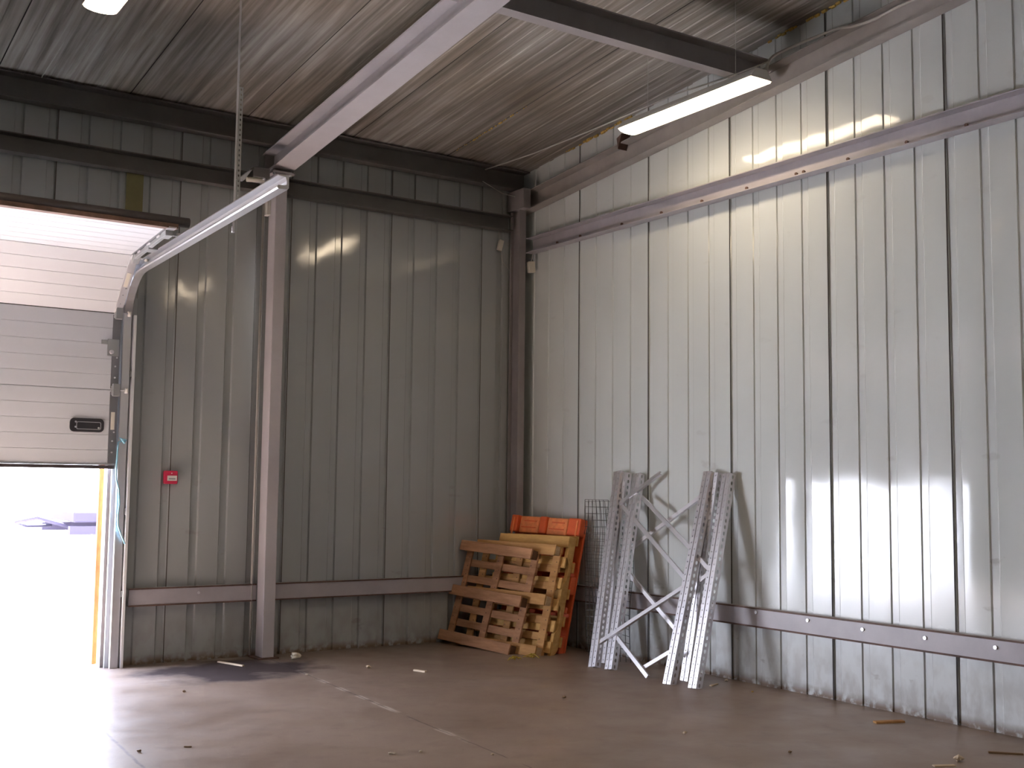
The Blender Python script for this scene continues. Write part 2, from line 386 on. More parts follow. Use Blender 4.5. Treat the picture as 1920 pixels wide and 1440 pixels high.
# reveal of the door opening
mb = MB(); mb.box((DX1, -0.012, 0), (DX1+0.02, 0.10, DZ)).box((DX0-0.02, -0.012, 0), (DX0, 0.10, DZ)).box((DX0, -0.012, DZ), (DX1, 0.10, DZ+0.02))
struct(mb.build('trim_1', M['galvd']))

# roof: 1 m sheets with raised longitudinal ribs and dark joints
mb = MB(); x = 0.0
pr = []
def rp(x, d): pr.append((x, d))
k = 0; x0 = 0.03
xs = x0
while xs > XL-1:
    rp(xs, 0); rp(xs-0.02, 0.0)
    for j in range(1, 8):
        xx = xs-j*0.125
        rp(xx+0.012, 0); rp(xx+0.006, 0.006); rp(xx-0.006, 0.006); rp(xx-0.012, 0)
    rp(xs-0.992, 0); rp(xs-0.994, 0.03); rp(xs-0.999, 0.03)
    xs -= 1.0
for (xa, da), (xb, db) in zip(pr, pr[1:]):
    mb.mi = 1 if da > 0.02 or db > 0.02 else 0
    mb.face([(xa, 0.1, rz(0.1)+da), (xb, 0.1, rz(0.1)+db), (xb, YB, rz(YB)+db), (xa, YB, rz(YB)+da)])
mb.mi = 0
mb.face([(0.1, 0.1, rz(0.1)+0.1), (XL, 0.1, rz(0.1)+0.1), (XL, YB, rz(YB)+0.1), (0.1, YB, rz(YB)+0.1)])
for a, b in (((0.1, 0.1), (XL, 0.1)), ((XL, 0.1), (XL, YB)), ((XL, YB), (0.1, YB)), ((0.1, YB), (0.1, 0.1))):
    mb.face([(*a, rz(a[1])-0.005), (*b, rz(b[1])-0.005), (*b, rz(b[1])+0.1), (*a, rz(a[1])+0.1)])
struct(mb.build('ceiling', [M['ceil'], M['seam']]))

# ------------------------------------------------------------------ steelwork
def Iprof(w, h, tf=0.01, tw=0.008):
    return [(-w/2, 0), (w/2, 0), (w/2, tf), (tw/2, tf), (tw/2, h-tf), (w/2, h-tf), (w/2, h), (-w/2, h), (-w/2, h-tf), (-tw/2, h-tf), (-tw/2, tf), (-w/2, tf)]
def Cprof(d, h, t=0.008):          # web at a=0, flanges reach a=d
    return [(0, 0), (d, 0), (d, t), (t, t), (t, h-t), (d, h-t), (d, h), (0, h)]
def Uprof(d, h, t=0.006):          # web at a=d (facing the room), flanges back to the wall
    return [(0, 0), (d, 0), (d, h), (0, h), (0, h-t), (d-t, h-t), (d-t, t), (0, t)]
SU = Vector((0, SL, 1)).normalized()

# middle column with its cap plate
t = thing('steel_column', 'light grey square steel column standing against the ribbed back wall', 'column', (-2.676, -0.15, 0))
MB().box((-2.729, -0.222, 0), (-2.624, -0.066, 4.128)).build('shaft', M['beamlight'], t, bevel=0.006, seg=2)
MB().box((-2.775, -0.26, 4.128), (-2.575, -0.03, 4.146)).build('cap_plate', M['beam'], t)
MB().box((-2.775, -0.25, 0), (-2.59, -0.03, 0.014)).build('base_plate', M['rust'], t)
for bx, by in ((-2.755, -0.235), (-2.605, -0.235)):
    MB().tube([(bx, by, 4.112), (bx, by, 4.16)], 0.011, 6).build('bolt', M['galvd'], t)
# corner column
t = thing('steel_column', 'narrow rusty steel column in the corner beside the stacked pallets', 'column', (-0.135, -0.11, 0))
MB().prism(Iprof(0.075, 0.17), (-0.135, -0.20, 0), (-0.135, -0.20, 4.25), X, Y).build('shaft', M['beam'], t)
MB().box((-0.2, -0.215, 0), (-0.05, -0.015, 0.014)).build('base_plate', M['rust'], t)

# rafter over the middle column
r0 = Vector((-2.676, -0.02, 4.150)); r1 = Vector((-2.676, -13.5, 4.150+13.48*0.098))
ru = Vector((0, 0.098, 1)).normalized()
t = thing('roof_rafter', 'pale grey steel roof rafter running from the middle column towards the viewer', 'beam', r0)
MB().prism(Iprof(0.2, 0.19, 0.012, 0.009), r0, r1, X, ru).build('beam', M['beamlight'], t)
MB().box((-2.765, -0.04, 4.17), (-2.587, -0.03, 4.34)).build('end_plate', M['beam'], t)
# eave beam
t = MB().prism(Cprof(0.12, 0.20, 0.012), (XL+0.05, -0.03, 4.40), (-0.02, -0.03, 4.40), -Y, Z).build('eave_beam', M['beamdark'])
tag(t, 'dark steel channel beam along the top of the back wall under the roof', 'beam')
# gable channel on the right wall
g0 = Vector((-0.006, -0.03, 4.165)); g1 = Vector((-0.006, -13.6, 4.165+13.57*0.0885))
gu = Vector((0, 0.0885, 1)).normalized()
t = thing('gable_channel', 'sloping brown-grey steel channel high on the right wall behind the lit lamp', 'beam', g0)
MB().prism(Cprof(0.11, 0.195, 0.010), g0, g1, -X, gu).build('channel', M['gable'], t)
MB().box((-0.20, -0.30, 4.185), (-0.115, -0.02, 4.38)).build('end_cleat', M['beam'], t)
# back-wall upper girt
t = MB().prism(Cprof(0.10, 0.15, 0.008), (XL+0.05, -0.012, 3.985), (-2.80, -0.012, 3.985), -Y, Z).build('wall_girt', M['beamdark'])
tag(t, 'dark steel girt above the door, left of the middle column', 'girt')
t = MB().prism(Cprof(0.10, 0.15, 0.008), (-2.56, -0.012, 3.985), (-0.19, -0.012, 3.985), -Y, Z).build('wall_girt', M['beamdark'])
tag(t, 'dark steel girt high on the back wall between the middle and corner columns', 'girt')
# right-wall upper girt
t = thing('wall_girt', 'horizontal steel channel girt high on the right wall below the lit lamp', 'girt', (0, -0.2, 3.76))
MB().prism(Cprof(0.095, 0.15, 0.008), (-0.004, -0.2, 3.757), (-0.004, -13.6, 3.757), -X, Z).build('channel', M['girt'], t)
for px, py in ((1045, 441), (1088, 432), (1166, 414), (1240, 396), (1316, 376), (1400, 352), (1493, 325), (1507, 322), (1590, 303), (1700, 262), (1812, 233)):
    p = at(px, py, 0, -0.02)
    MB().tube([(-0.011, p.y, 3.80), (-0.028, p.y, 3.80)], 0.012, 6).build('bolt', M['rust'], t)
# lower girts
def low_girt(lab, p0, p1, inward, zb, bolts, endlip=True):
    t = thing('wall_girt', lab, 'girt', (Vector(p0)+Vector(p1))/2+Z*zb)
    MB().prism(Uprof(0.062, 0.142), Vector(p0)+Z*zb, Vector(p1)+Z*zb, inward, Z).build('channel', M['girt'], t)
    for e in (0.004, 0.138):
        MB().prism([(0.0625, -0.006), (0.067, -0.006), (0.067, 0.006), (0.0625, 0.006)], Vector(p0)+Z*(zb+e), Vector(p1)+Z*(zb+e), inward, Z).build('edge_lip', M['rust'], t)
    for b in bolts:
        c = Vector(b)
        MB().tube([c+inward*0.05, c+inward*0.074], 0.013, 6).build('bolt', M['galv'], t)
    return t
bl = []
for px, py in ((1418, 1148), (1515, 1163), (1618, 1180), (1735, 1196), (1867, 1214)):
    p = at(px, py, 0, -0.065); bl.append((-0.0, p.y, p.z))
low_girt('low horizontal steel girt along the right wall behind the leaning rack frames', (-0.003, -0.2, 0), (-0.003, -13.6, 0), -X, 0.432, bl)
p = at(372, 1111, 1, -0.065)
low_girt('low horizontal girt on the back wall left of the middle column', (-3.80, -0.003, 0), (-2.735, -0.003, 0), -Y, 0.468, [(p.x, 0, p.z)])
low_girt('low horizontal girt on the back wall between middle column and pallets', (-2.618, -0.003, 0), (-0.18, -0.003, 0), -Y, 0.468, [])
# cross purlin
t = MB().prism(Cprof(0.10, 0.19, 0.010), (-2.568, -3.38, 4.520), (-0.12, -3.38, 4.520), -Y, Z).build('cross_beam', M['beam'])
tag(t, 'steel cross beam under the roof from the rafter to the right wall', 'beam')
t = MB().prism(Cprof(0.10, 0.19, 0.010), (XL+0.05, -3.38, 4.520), (-2.79, -3.38, 4.520), -Y, Z).build('cross_beam', M['beam'])
tag(t, 'steel cross beam under the roof left of the rafter', 'beam')

# foam squeezed from roof joints
def bead(pts, r0, seed, lab):
    rr = random.Random(seed); mb = MB()
    for a, b in zip(pts, pts[1:]):
        a, b = Vector(a), Vector(b); n = max(2, int((b-a).length/0.035))
        for i in range(n):
            if rr.random() < 0.25: continue
            c = a.lerp(b, (i+rr.random()*0.6)/n); r = r0*rr.uniform(0.35, 1.1)
            c += Vector((rr.uniform(-1, 1), 0, rr.uniform(-1, 0.5)))*r0*0.5
            d = (b-a).normalized()
            mb.tube([c-d*r*1.7, c-d*r*0.8, c+d*r*0.5, c+d*r*1.6], r, 5)
    tag(mb.build('foam_sealant', M['foam']), lab, 'foam')['kind'] = 'stuff'
bead([(-0.965, -0.25, rz(-0.25)-0.004), (-0.965, -1.55, rz(-1.55)-0.004)], 0.008, 1, 'thin line of yellow foam along a roof joint near the corner')
bead([(-0.02, -0.75, rz(-0.75)-0.01), (-0.02, -1.78, rz(-1.78)-0.01)], 0.013, 2, 'yellow foam beads where roof meets right wall left of the lamp')
bead([(-0.02, -3.35, rz(-3.35)-0.008), (-0.02, -4.3, rz(-4.3)-0.008)], 0.012, 3, 'yellow foam beads at the roof edge above the grey conduit')

# ------------------------------------------------------------------ lamps
def lamp(x, y0, y1, z, lab, sec=True):
    c = Vector((x, (y0+y1)/2, z))
    t = thing('ceiling_lamp', lab, 'lamp', c, 'long fluorescent ceiling lamps')
    mb = MB(); mb.prism([(-0.05, 0.07), (-0.09, 0.025), (-0.105, 0.0), (0.105, 0.0), (0.09, 0.025), (0.05, 0.07)], (x, y0, z), (x, y1, z), X, Z)
    mb.build('housing', M['lampbody'], t)
    n = 8; pr = [(-0.102, 0.001)]+[(-0.102*math.cos(math.pi*i/n), -0.03*math.sin(math.pi*i/n)) for i in range(1, n)]+[(0.102, 0.001)]
    MB().prism(pr, (x, y0-0.012, z), (x, y1+0.012, z), X, Z).build('diffuser', M['lens'], t)
    for yy in (y0-0.25, y1+0.25):
        MB().tube([(x, yy, z+0.08), (x, yy, rz(yy)+0.003)], 0.0025, 5).build('hanging_wire', M['cable'], t)
    return t
lamp(-0.69, -2.49, -3.95, 4.30, 'lit fluorescent lamp hanging near the right wall')
lamp(-4.79, -2.48, -4.0, 4.30, 'lit fluorescent lamp at the top left, mostly outside the picture')
for lx, ly in ((-0.69, -7.4), (-4.79, -8.4)):  # unseen lamps added out of view to fill the room with light
    lamp(lx, ly, ly-1.5, 4.45, 'unseen fluorescent lamp added under the roof as fill light, right of the viewer' if lx > -1 else 'unseen fluorescent lamp added under the roof as fill light, right above the viewer')
# messenger wire + conduit
pts = [at(910, 318, 1, -0.14), at(1000, 288, 0, -0.55), at(1100, 248, 0, -0.55), at(1180, 214, 0, -0.55), at(1262, 178, 0, -0.55), at(1360, 146, 0, -0.55), at(1440, 116, 0, -0.55)]
t = MB().tube(pts, 0.006, 6).build('steel_wire', M['cable']); tag(t, 'thin pale wire running under the roof from the eave beam to the lit lamp', 'wire')
pts = [at(1437, 132, 0, -0.5), at(1441, 116, 0, -0.42), at(1452, 104, 0, -0.3), at(1480, 90, 0, -0.2), at(1525, 71, 0, -0.155), at(1573, 53, 0, -0.155), at(1600, 49, 0, -0.155), at(1640, 36, 0, -0.155), at(1700, 5, 0, -0.155), at(1790, -30, 0, -0.155)]
sm = []
for i in range(len(pts)-1):
    p0, p1, p2, p3 = pts[max(i-1, 0)], pts[i], pts[i+1], pts[min(i+2, len(pts)-1)]
    for k in range(5):
        u = k/5; sm.append(0.5*((2*p1)+(p2-p0)*u+(2*p0-5*p1+4*p2-p3)*u*u+(3*p1-p0-3*p2+p3)*u**3))
sm.append(pts[-1])
t = MB().tube(sm, 0.011, 8).build('power_conduit', M['cable']); tag(t, 'pale grey conduit curving from the lamp along the sloping channel', 'conduit')
p = at(1156, 268, 0, -0.13)
t = MB().prism([(0, 0.04), (0.07, 0.07), (0.02, -0.06)], p, p+X*0.1, -Y, Z).build('support_bracket', M['rust']); tag(t, 'small dark triangular bracket on the sloping channel left of the lamp', 'bracket')
# sag rods / cords under the roof at the left
a = at(130, 62, 2, 4.70); b = at(78, 145, 1, -0.16)
t = MB().tube([a, a.lerp(b, 0.5)-Z*0.01, b], 0.005, 5).build('hanging_cord', M['cable']); tag(t, 'thin slack cord under the roof at the far left', 'cord')
a = at(905, 340, 1, -0.155); b = at(978, 372, 1, -0.15)
t = MB().tube([a, a.lerp(b, 0.5)-Z*0.035, b], 0.004, 5).build('hanging_cord', M['cable']); tag(t, 'short thin cord sagging under the eave beam near the corner', 'cord')

# ------------------------------------------------------------------ sectional door
door = struct(bpy.data.objects.new('door_1', None)); COL.objects.link(door); door.location = (-5.44, -0.1, 1.574)
door['label'] = 'half raised white sectional overhead door at the left'; door['category'] = 'door'
LX0, LX1 = -6.98, -3.965
def leaf(P, Q, pitch, name='panel'):
    """door section whose inner face runs from P(y,z) to Q(y,z)"""
    P = Vector((0, *P)); Q = Vector((0, *Q)); v = (Q-P); L = v.length; v.normalize()
    n = Vector((0, -v.z, v.y))                    # towards the room
    if n.y > 0 or (abs(n.y) < 1e-6 and n.z > 0): n = -n
    pr = []
    k = int(round(L/pitch)); h = L/k
    pr += [(-0.001, -0.006), (0.003, -0.006), (0.004, 0.0)]
    for i in range(1, k):
        pr += [(i*h-0.004, 0), (i*h-0.001, -0.003), (i*h+0.002, -0.003), (i*h+0.005, 0)]
    pr += [(L-0.004, 0), (L-0.003, -0.006), (L+0.001, -0.006), (L+0.001, -0.04), (-0.001, -0.04)]
    return MB().prism(pr, P+X*LX0, P+X*LX1, v, n).build(name, M['door'], door), P, v, n, L
secs = [((-0.10, 1.590), (-0.10, 2.185)), ((-0.10, 2.185), (-0.10, 2.803)), ((-0.10, 2.803), (-0.535, 3.205)), ((-0.535, 3.205), (-1.42, 3.265))]
S_ = [leaf(a, b, 0.122) for a, b in secs]
MB().box((LX0, -0.11, 1.560), (LX1, -0.055, 1.588)).build('bottom_seal', M['rubber'], door)
for i, (o, P, v, n, L) in enumerate(S_):
    cap = MB().obox(P+X*(LX1-0.055), X, v, n, (0, 0.012, -0.0415), (0.062, L-0.012, 0.004)).build('end_cap', M['capd'] if i != 2 else M['galv'], door, bevel=0.002)
    MB().obox(P+X*(LX1-0.050), X, v, n, (0.0, L-0.04, 0.004), (0.062, L+0.035, 0.014)).build('hinge', M['galv'], door, bevel=0.003)
    if i in (0, 2):
        s_ = MB(); s_.obox(P+X*(LX1-0.042), X, v, n, (0, 0.28, 0.0045), (0.03, 0.42, 0.006)); s_.build('sticker', M['sticker'], cap)
    for q in (0.1, 0.19, 0.26):
        MB().tube([P+X*(LX1-0.025+0.01*(q > 0.2))+v*q+n*0.003, P+X*(LX1-0.025+0.01*(q > 0.2))+v*q+n*0.011], 0.007, 8).build('screw', M['galv'], cap)
    # roller bracket + roller reaching the track
    B = P+v*(L if i < 3 else L-0.1)
    rb = MB().obox(B+X*(LX1-0.045), X, v, n, (0, -0.05, 0.006), (0.055, 0.05, 0.05)); rb = rb.build('roller_bracket', M['galvd'], door, bevel=0.004)
    MB().tube([B+X*(LX1)+n*0.03, B+X*(LX1+0.075)+n*0.03], 0.006, 8).build('roller_axle', M['galv'], rb)
    MB().tube([B+X*(LX1+0.05)+n*0.03, B+X*(LX1+0.072)+n*0.03], 0.022, 14).build('roller', M['white'], rb)
    if i == 3:
        for q in (0.18, 0.42, 0.66):
            MB().obox(P+v*q+X*(LX1-0.05), X, v, n, (0, -0.035, 0.004), (0.05, 0.035, 0.022)).build('hinge', M['galv'], door, bevel=0.006)
        MB().obox(B-v*0.42+X*(LX1-0.045), X, v, n, (0, -0.05, 0.006), (0.075, 0.05, 0.05)).build('roller_bracket', M['galvd'], door, bevel=0.004)
        MB().obox(B-v*0.75+X*(LX1-0.02), X, v, n, (-0.02, 0, 0.006), (0.01, 0.75, 0.04)).build('edge_channel', M['galvd'], door, bevel=0.004)
MB().tube([(LX0, -0.082, 2.803), (LX1, -0.082, 2.803)], 0.017, 10).build('joint_light_stop', M['rubber'], door)  # tubes added here and below to stop light leaking through the door folds
MB().tube([(LX0, -0.53, 3.228), (LX1, -0.53, 3.228)], 0.017, 10).build('joint_light_stop', M['rubber'], door)
# black rubber tube on the upper edge
B = S_[3][1]+S_[3][2]*S_[3][4]
MB().tube([B+X*LX0+Z*0.045, B+X*(LX1+0.105)+Z*0.045], 0.036, 16).build('top_seal', M['rubber'], door)
MB().box((LX0, B.y-0.035, B.z-0.012), (LX1+0.02, B.y+0.03, B.z+0.02)).build('seal_carrier', M['rust'], door)
# handle
hc = (at(132, 783, 1, -0.1)+at(193, 811, 1, -0.1))/2
def rrect(w, h, r, n=5):
    o = []
    for cx, cy, a0 in ((w/2-r, h/2-r, 0), (-w/2+r, h/2-r, 90), (-w/2+r, -h/2+r, 180), (w/2-r, -h/2+r, 270)):
        for i in range(n+1):
            an = math.radians(a0+90*i/n); o.append((cx+r*math.cos(an), cy+r*math.sin(an)))
    return o
hd = MB(); hc.y = -0.1; hd.prism(rrect(0.26, 0.108, 0.034), hc+Y*0.002, hc-Y*0.011, X, Z); hd = hd.build('handle', M['blackplastic'], door, bevel=0.003, seg=2)
hd['label'] = 'black recessed door handle with three screws'
ring_o = rrect(0.19, 0.062, 0.014); ring_i = rrect(0.176, 0.05, 0.01)
mb = MB()
for i in range(len(ring_o)):
    j = (i+1) % len(ring_o)
    q = [hc+X*(a+0.012)+Z*(b-0.004)-Y*0.0135 for a, b in (ring_o[i], ring_o[j], ring_i[j], ring_i[i])]
    mb.face(q); mb.face([p+Y*0.003 for p in (q[0], q[1])]+[q[1], q[0]])
mb.build('grip_rim', M['galvd'], hd)
for dx, dz in ((-0.087, 0.024), (-0.087, -0.016), (0.088, -0.02)):
    c = hc+X*dx+Z*dz; MB().tube([c-Y*0.010, c-Y*0.0155], 0.0075, 10).build('screw', M['galv'], hd)
# latch plate
lc = at(210, 650, 1, -0.105)
lt = MB().box((lc.x-0.035, -0.112, lc.z-0.075), (lc.x+0.055, -0.100, lc.z+0.06)).box((lc.x-0.085, -0.108, lc.z+0.015), (lc.x-0.03, -0.1005, lc.z+0.05)).build('latch_plate', M['galvd'], door, bevel=0.003)
MB().tube([(lc.x-0.005, -0.11, lc.z-0.045), (lc.x-0.005, -0.135, lc.z-0.045)], 0.017, 14).build('latch_knob', M['galv'], lt, bevel=0.004)

# track
TRX = -3.90
tr = thing('door_track', 'galvanised steel door track curving from the jamb into a long horizontal rail', 'door track', (TRX, -0.08, 0))
tprof = [(-0.035, -0.03), (0.03, -0.03), (0.03, -0.024), (0.012, -0.024), (0.012, 0.02), (0.03, 0.026), (0.03, 0.032), (0.004, 0.032), (0.004, -0.022), (-0.035, -0.022)]
path = [(-0.055, 0.0)]; path += [(-0.055, 2.72)]
for i in range(1, 9):
    an = math.radians(90*i/9*1.0); R = 0.42
    path.append((-0.055-R*(1-math.cos(an)), 2.72+R*math.sin(an)))
path += [(-0.50, 3.142), (-3.26, 3.205)]
mb = MB(); rings = []
prof = [(0.0, -0.045), (0.075, -0.045), (0.075, -0.038), (0.030, -0.034), (0.022, -0.01), (0.022, 0.012), (0.036, 0.018), (0.075, 0.020), (0.082, 0.034), (0.074, 0.042), (0.015, 0.040), (0.008, 0.03), (0.008, -0.037), (0.0, -0.037)]
for i, (yy, zz) in enumerate(path):
    a = Vector((0, *path[max(i-1, 0)])); b = Vector((0, *path[min(i+1, len(path)-1)])); tt = (b-a).normalized()
    nn = Vector((0, tt.z, -tt.y))
    if nn.y > 0: nn = nn
    nn = -nn if nn.dot(Vector((0, -1, -1))) < 0 else nn
    P = Vector((TRX, yy, zz))
    rings.append([mb.bm.verts.new(P-X*a_+X*0.04+nn*b_) for a_, b_ in prof])
for q, w in zip(rings, rings[1:]):
    for k in range(len(prof)):
        j = (k+1) % len(prof); mb.bm.faces.new((q[k], q[j], w[j], w[k]))
mb.bm.faces.new(rings[0]); mb.bm.faces.new(rings[-1][::-1])
mb.build('rail', M['galv'], tr)
MB().box((-3.965, -0.050, 0), (-3.818, -0.012, 2.95)).build('mounting_angle', M['galvd'], tr)
MB().box((-3.858, -0.118, 0), (-3.838, -0.05, 2.80)).build('edge_flange', M['flange'], tr)
for zz in (0.55, 1.2, 2.3):
    MB().box((-3.87, -0.1, zz), (-3.82, -0.03, zz+0.05)).build('bracket', M['galvd'], tr)
t = MB().box((-3.99, -0.010, 0), (-3.93, 0.09, 3.0)).build('door_jamb', M['beam']); tag(t, 'grey-violet steel jamb of the doorway beside the track', 'door jamb')
t = MB().box((-4.0, 0.185, 0.0), (-3.955, 0.23, 1.7)).build('timber_strip', M['timber']); tag(t, 'orange-brown timber strip outside the door jamb', 'timber')
# hanger strut from the roof
sp = at(422, 412, 0, TRX); sx_, sy_ = TRX+0.056, sp.y
hg = thing('rail_hanger', 'long thin galvanised hanger holding the door rail from the roof', 'hanger', (sx_, sy_, 3.1))
ztop = rz(sy_)
MB().box((sx_-0.004, sy_-0.004, 3.11), (sx_+0.008, sy_+0.004, ztop)).build('rod', M['galv'], hg)
mb = MB(); mb.holed(Vector((sx_+0.010, sy_-0.006, 3.25)), X, Z, 0.026, 0.82, 0.033, 0.006, 0.009)
mb.build('perforated_angle', M['galvd'], hg, solid=0.002)
MB().tube([(sx_, sy_, 3.09), (sx_, sy_, 3.13)], 0.010, 8).build('nut', M['galv'], hg)
# rail end bracket assembly by the column
bc = at(484, 332, 1, -0.30)
bk = thing('rail_end_bracket', 'shiny metal bracket and spring tube left of the middle column top', 'bracket', bc)
MB().box((bc.x-0.055, -0.34, bc.z-0.01), (bc.x+0.09, -0.24, bc.z+0.075)).build('box', M['beamdark'], bk, bevel=0.004)
MB().tube([bc+Vector((-0.10, 0, -0.035)), bc+Vector((0.05, 0, -0.018))], 0.021, 12).build('tube', M['cream'], bk)
MB().tube([bc+Vector((0.03, -0.028, -0.017)), bc+Vector((0.05, -0.028, -0.016))], 0.012, 8).build('bolt', M['galv'], bk)
mb = MB(); mb.prism([(-0.19, -0.05), (-0.13, -0.055), (-0.095, 0.0), (-0.06, 0.05), (-0.10, 0.03)], bc-Y*0.03, bc+Y*0.03, X, Z); mb.build('clip', M['galv'], bk, bevel=0.005)
MB().box((bc.x-0.02, -0.30, bc.z-0.03), (-2.73, -0.22, bc.z-0.01)).build('arm', M['beam'], bk)

# conduit + box on the column's left
t = thing('cable_conduit', 'thin grey conduit running down the left side of the middle column', 'conduit', (-2.785, -0.05, 0))
MB().tube([(-2.775, -0.06, 0.02), (-2.775, -0.06, 3.93)], 0.0105, 8).build('pipe', M['cable'], t)
MB().box((-2.765, -0.12, 3.78), (-2.729, -0.05, 3.93)).build('junction_box', M['white'], t, bevel=0.004)

# yellowed board piece above the door
c = at(254, 340, 1, -0.03)
t = MB().box((c.x-0.068, -0.022, 3.45), (c.x+0.068, -0.006, 3.982)).build('board_strip', M['yellowst']); tag(t, 'short yellowish-green board on the back wall below the dark girt above the door', 'board')
# red call point
c = at(319, 895, 1, -0.02)
t = thing('fire_call_point', 'small red fire alarm call point on the back wall beside the door', 'fire alarm', (c.x, -0.0, c.z))
MB().prism(rrect(0.108, 0.108, 0.01, 3), Vector((c.x, -0.001, c.z)), Vector((c.x, -0.05, c.z)), X, Z).build('case', M['red'], t, bevel=0.004)
MB().box((c.x-0.032, -0.0525, c.z-0.028), (c.x+0.046, -0.0495, c.z+0.014)).build('glass', M['white'], t)
MB().box((c.x-0.02, -0.0535, c.z-0.018), (c.x+0.034, -0.0525, c.z-0.006)).build('text_strip', M['galvd'], t)
MB().tube([(c.x+0.003, -0.049, c.z+0.033), (c.x+0.003, -0.053, c.z+0.033)], 0.005, 8).build('indicator', M['white'], t)
# small sensors by the corner
c = at(938, 460, 1, -0.035)
t = thing('wall_sensor', 'small white box sensor hanging on the back wall left of the corner column', 'sensor', c)
Rm = Matrix.Translation(c) @ Matrix.Rotation(math.radians(14), 4, 'Y')
MB().box((-0.026, -0.015, -0.055), (0.026, 0.015, 0.055), Rm).build('case', M['cream'], t, bevel=0.004)
e = at(958, 514, 1, -0.02); 
MB().tube([c+Vector((0.01, 0, -0.05)), c+Vector((0.03, 0.005, -0.16)), e+Vector((-0.03, 0, 0.05)), e], 0.003, 5).build('cable', M['cable'], t)
MB().tube([c+Vector((-0.013, 0.005, 0.05)), Vector((c.x-0.016, -0.03, 3.985))], 0.0025, 5).build('cable', M['cable'], t)
c = at(996, 501, 1, -0.25)
t = thing('wall_sensor', 'small white box sensor hanging from the girt right of the corner column', 'sensor', c)
Rm = Matrix.Translation(c) @ Matrix.Rotation(math.radians(-8), 4, 'Y')
MB().box((-0.036, -0.02, -0.055), (0.036, 0.02, 0.055), Rm).build('case', M['cream'], t, bevel=0.004)
MB().tube([c+Vector((0.0, 0, 0.05)), c+Vector((0.008, 0.0, 0.09)), Vector((-0.05, -0.26, 3.757))], 0.006, 5).build('strap', M['cable'], t)
MB().tube([c+Vector((0.02, 0, 0.05)), c+Vector((0.012, 0.0, 0.08)), c+Vector((-0.018, 0, 0.075)), c+Vector((-0.02, 0, 0.05))], 0.005, 5).build('clip', M['blackplastic'], t)
# blue rope at the door edge
pts = [at(x_, y_, 1, -0.13) for x_, y_ in ((232, 826), (222, 829), (220, 850), (218, 880), (218, 900), (223, 918), (224, 945), (221, 965), (221, 985), (227, 1003), (234, 1020))]
t = thing('blue_rope', 'pale blue rope hanging from the door edge beside the jamb', 'rope', pts[0])
MB().tube(pts, 0.006, 7).build('cord', M['blue'], t)
MB().tube([pts[0]+X*0.02, pts[0]-X*0.03+Z*0.02, pts[0]+X*0.01-Z*0.02], 0.011, 7).build('knot', M['blue'], t)

# ------------------------------------------------------------------ pallets
def pframe(x, y, th, ro, le):
    e = Vector((math.sin(th)*math.cos(ro), math.cos(th)*math.cos(ro), math.sin(ro)))
    n = e.cross(Z).normalized(); up_ = n.cross(e); u = up_*math.cos(le)+n*math.sin(le)
    return Vector((x, y, 0)), e, u, e.cross(u).normalized()*(1 if e.cross(u).x > 0 else -1)
def frame(BR, TR, yawdeg):
    u = (TR-BR).normalized()
    e = Vector((math.sin(math.radians(yawdeg)), math.cos(math.radians(yawdeg)), 0)); e = (e-u*e.dot(u)).normalized()
    n = e.cross(u).normalized()
    if n.x < 0: n = -n
    return BR, e, u, n       # e towards the left end, u up the slope, n towards the right wall
WJ = random.Random(11)
def plank(name, fr, a, b, m, par, bev=0.003):
    P, e, u, n = fr
    j = WJ.uniform(-0.004, 0.004)
    return MB().obox(P, e, u, n, (a[0]+j, a[1]+j*0.5, a[2]), (b[0]+j, b[1]+j*0.5, b[2])).build(name, m, par, bevel=bev)
def block_pallet(lab, fr, Wd, H, m, mblk, mblk_r, tb=0.068):
    P, e, u, n = fr; BR = P
    t = thing('wooden_pallet', lab, 'pallet', BR, 'wooden pallets leaning in the corner')
    t1, ts, td = 0.019, 0.017, 0.017
    rw = 0.095
    rows = (0.0, (H-rw)/2, H-rw)
    for r in rows: plank('bottom_board', fr, (0, r, 0), (Wd, r+rw, t1), m, t)
    for r in rows:
        for c in (0.0, (Wd-0.10)/2, Wd-0.10):
            plank('block', fr, (c+0.004, r+0.008, t1), (c+0.1, r+rw-0.008, t1+tb), mblk_r if c == 0 else mblk, t)
    for c in (0.0, (Wd-0.10)/2, Wd-0.10):
        plank('cross_board', fr, (c, 0.004, t1+tb), (c+0.085, H-0.004, t1+tb+ts), m, t)
    bw = 0.068; k = 7; gap = (H-bw*k)/(k-1)
    for i in range(k):
        y0 = i*(bw+gap)+WJ.uniform(-0.012, 0.012)*(0 < i < k-1)
        plank('deck_board', fr, (0, y0, t1+tb+ts), (Wd, y0+bw, t1+tb+ts+td), m, t)
    # nails on the cross boards
    mb = MB()
    for c in (0.0, (Wd-0.10)/2, Wd-0.10):
        for i in range(9):
            q = P+e*(c+WJ.choice((0.025, 0.06)))+u*(0.16+i*(H-0.3)/8)+n*(t1+tb-0.0005)
            mb.tube([q, q-n*0.002], 0.005, 6)
    nl = mb.build('nail_heads', M['rust'], t); nl['kind'] = 'stuff'
    return t
# front-most pallet
block_pallet('weathered wooden pallet, front one of the leaning stack', pframe(-0.796, -1.008, -0.1453, 0.0393, 0.27), 0.985, 0.943, M['wood1'], M['wood2'], M['blockdark'])
block_pallet('brown wooden pallet, second in the leaning stack from the front', pframe(-0.660, -1.215, -0.215, 0.01, 0.262), 0.985, 0.985, M['wood2'], M['wood2'], M['blocklight'])
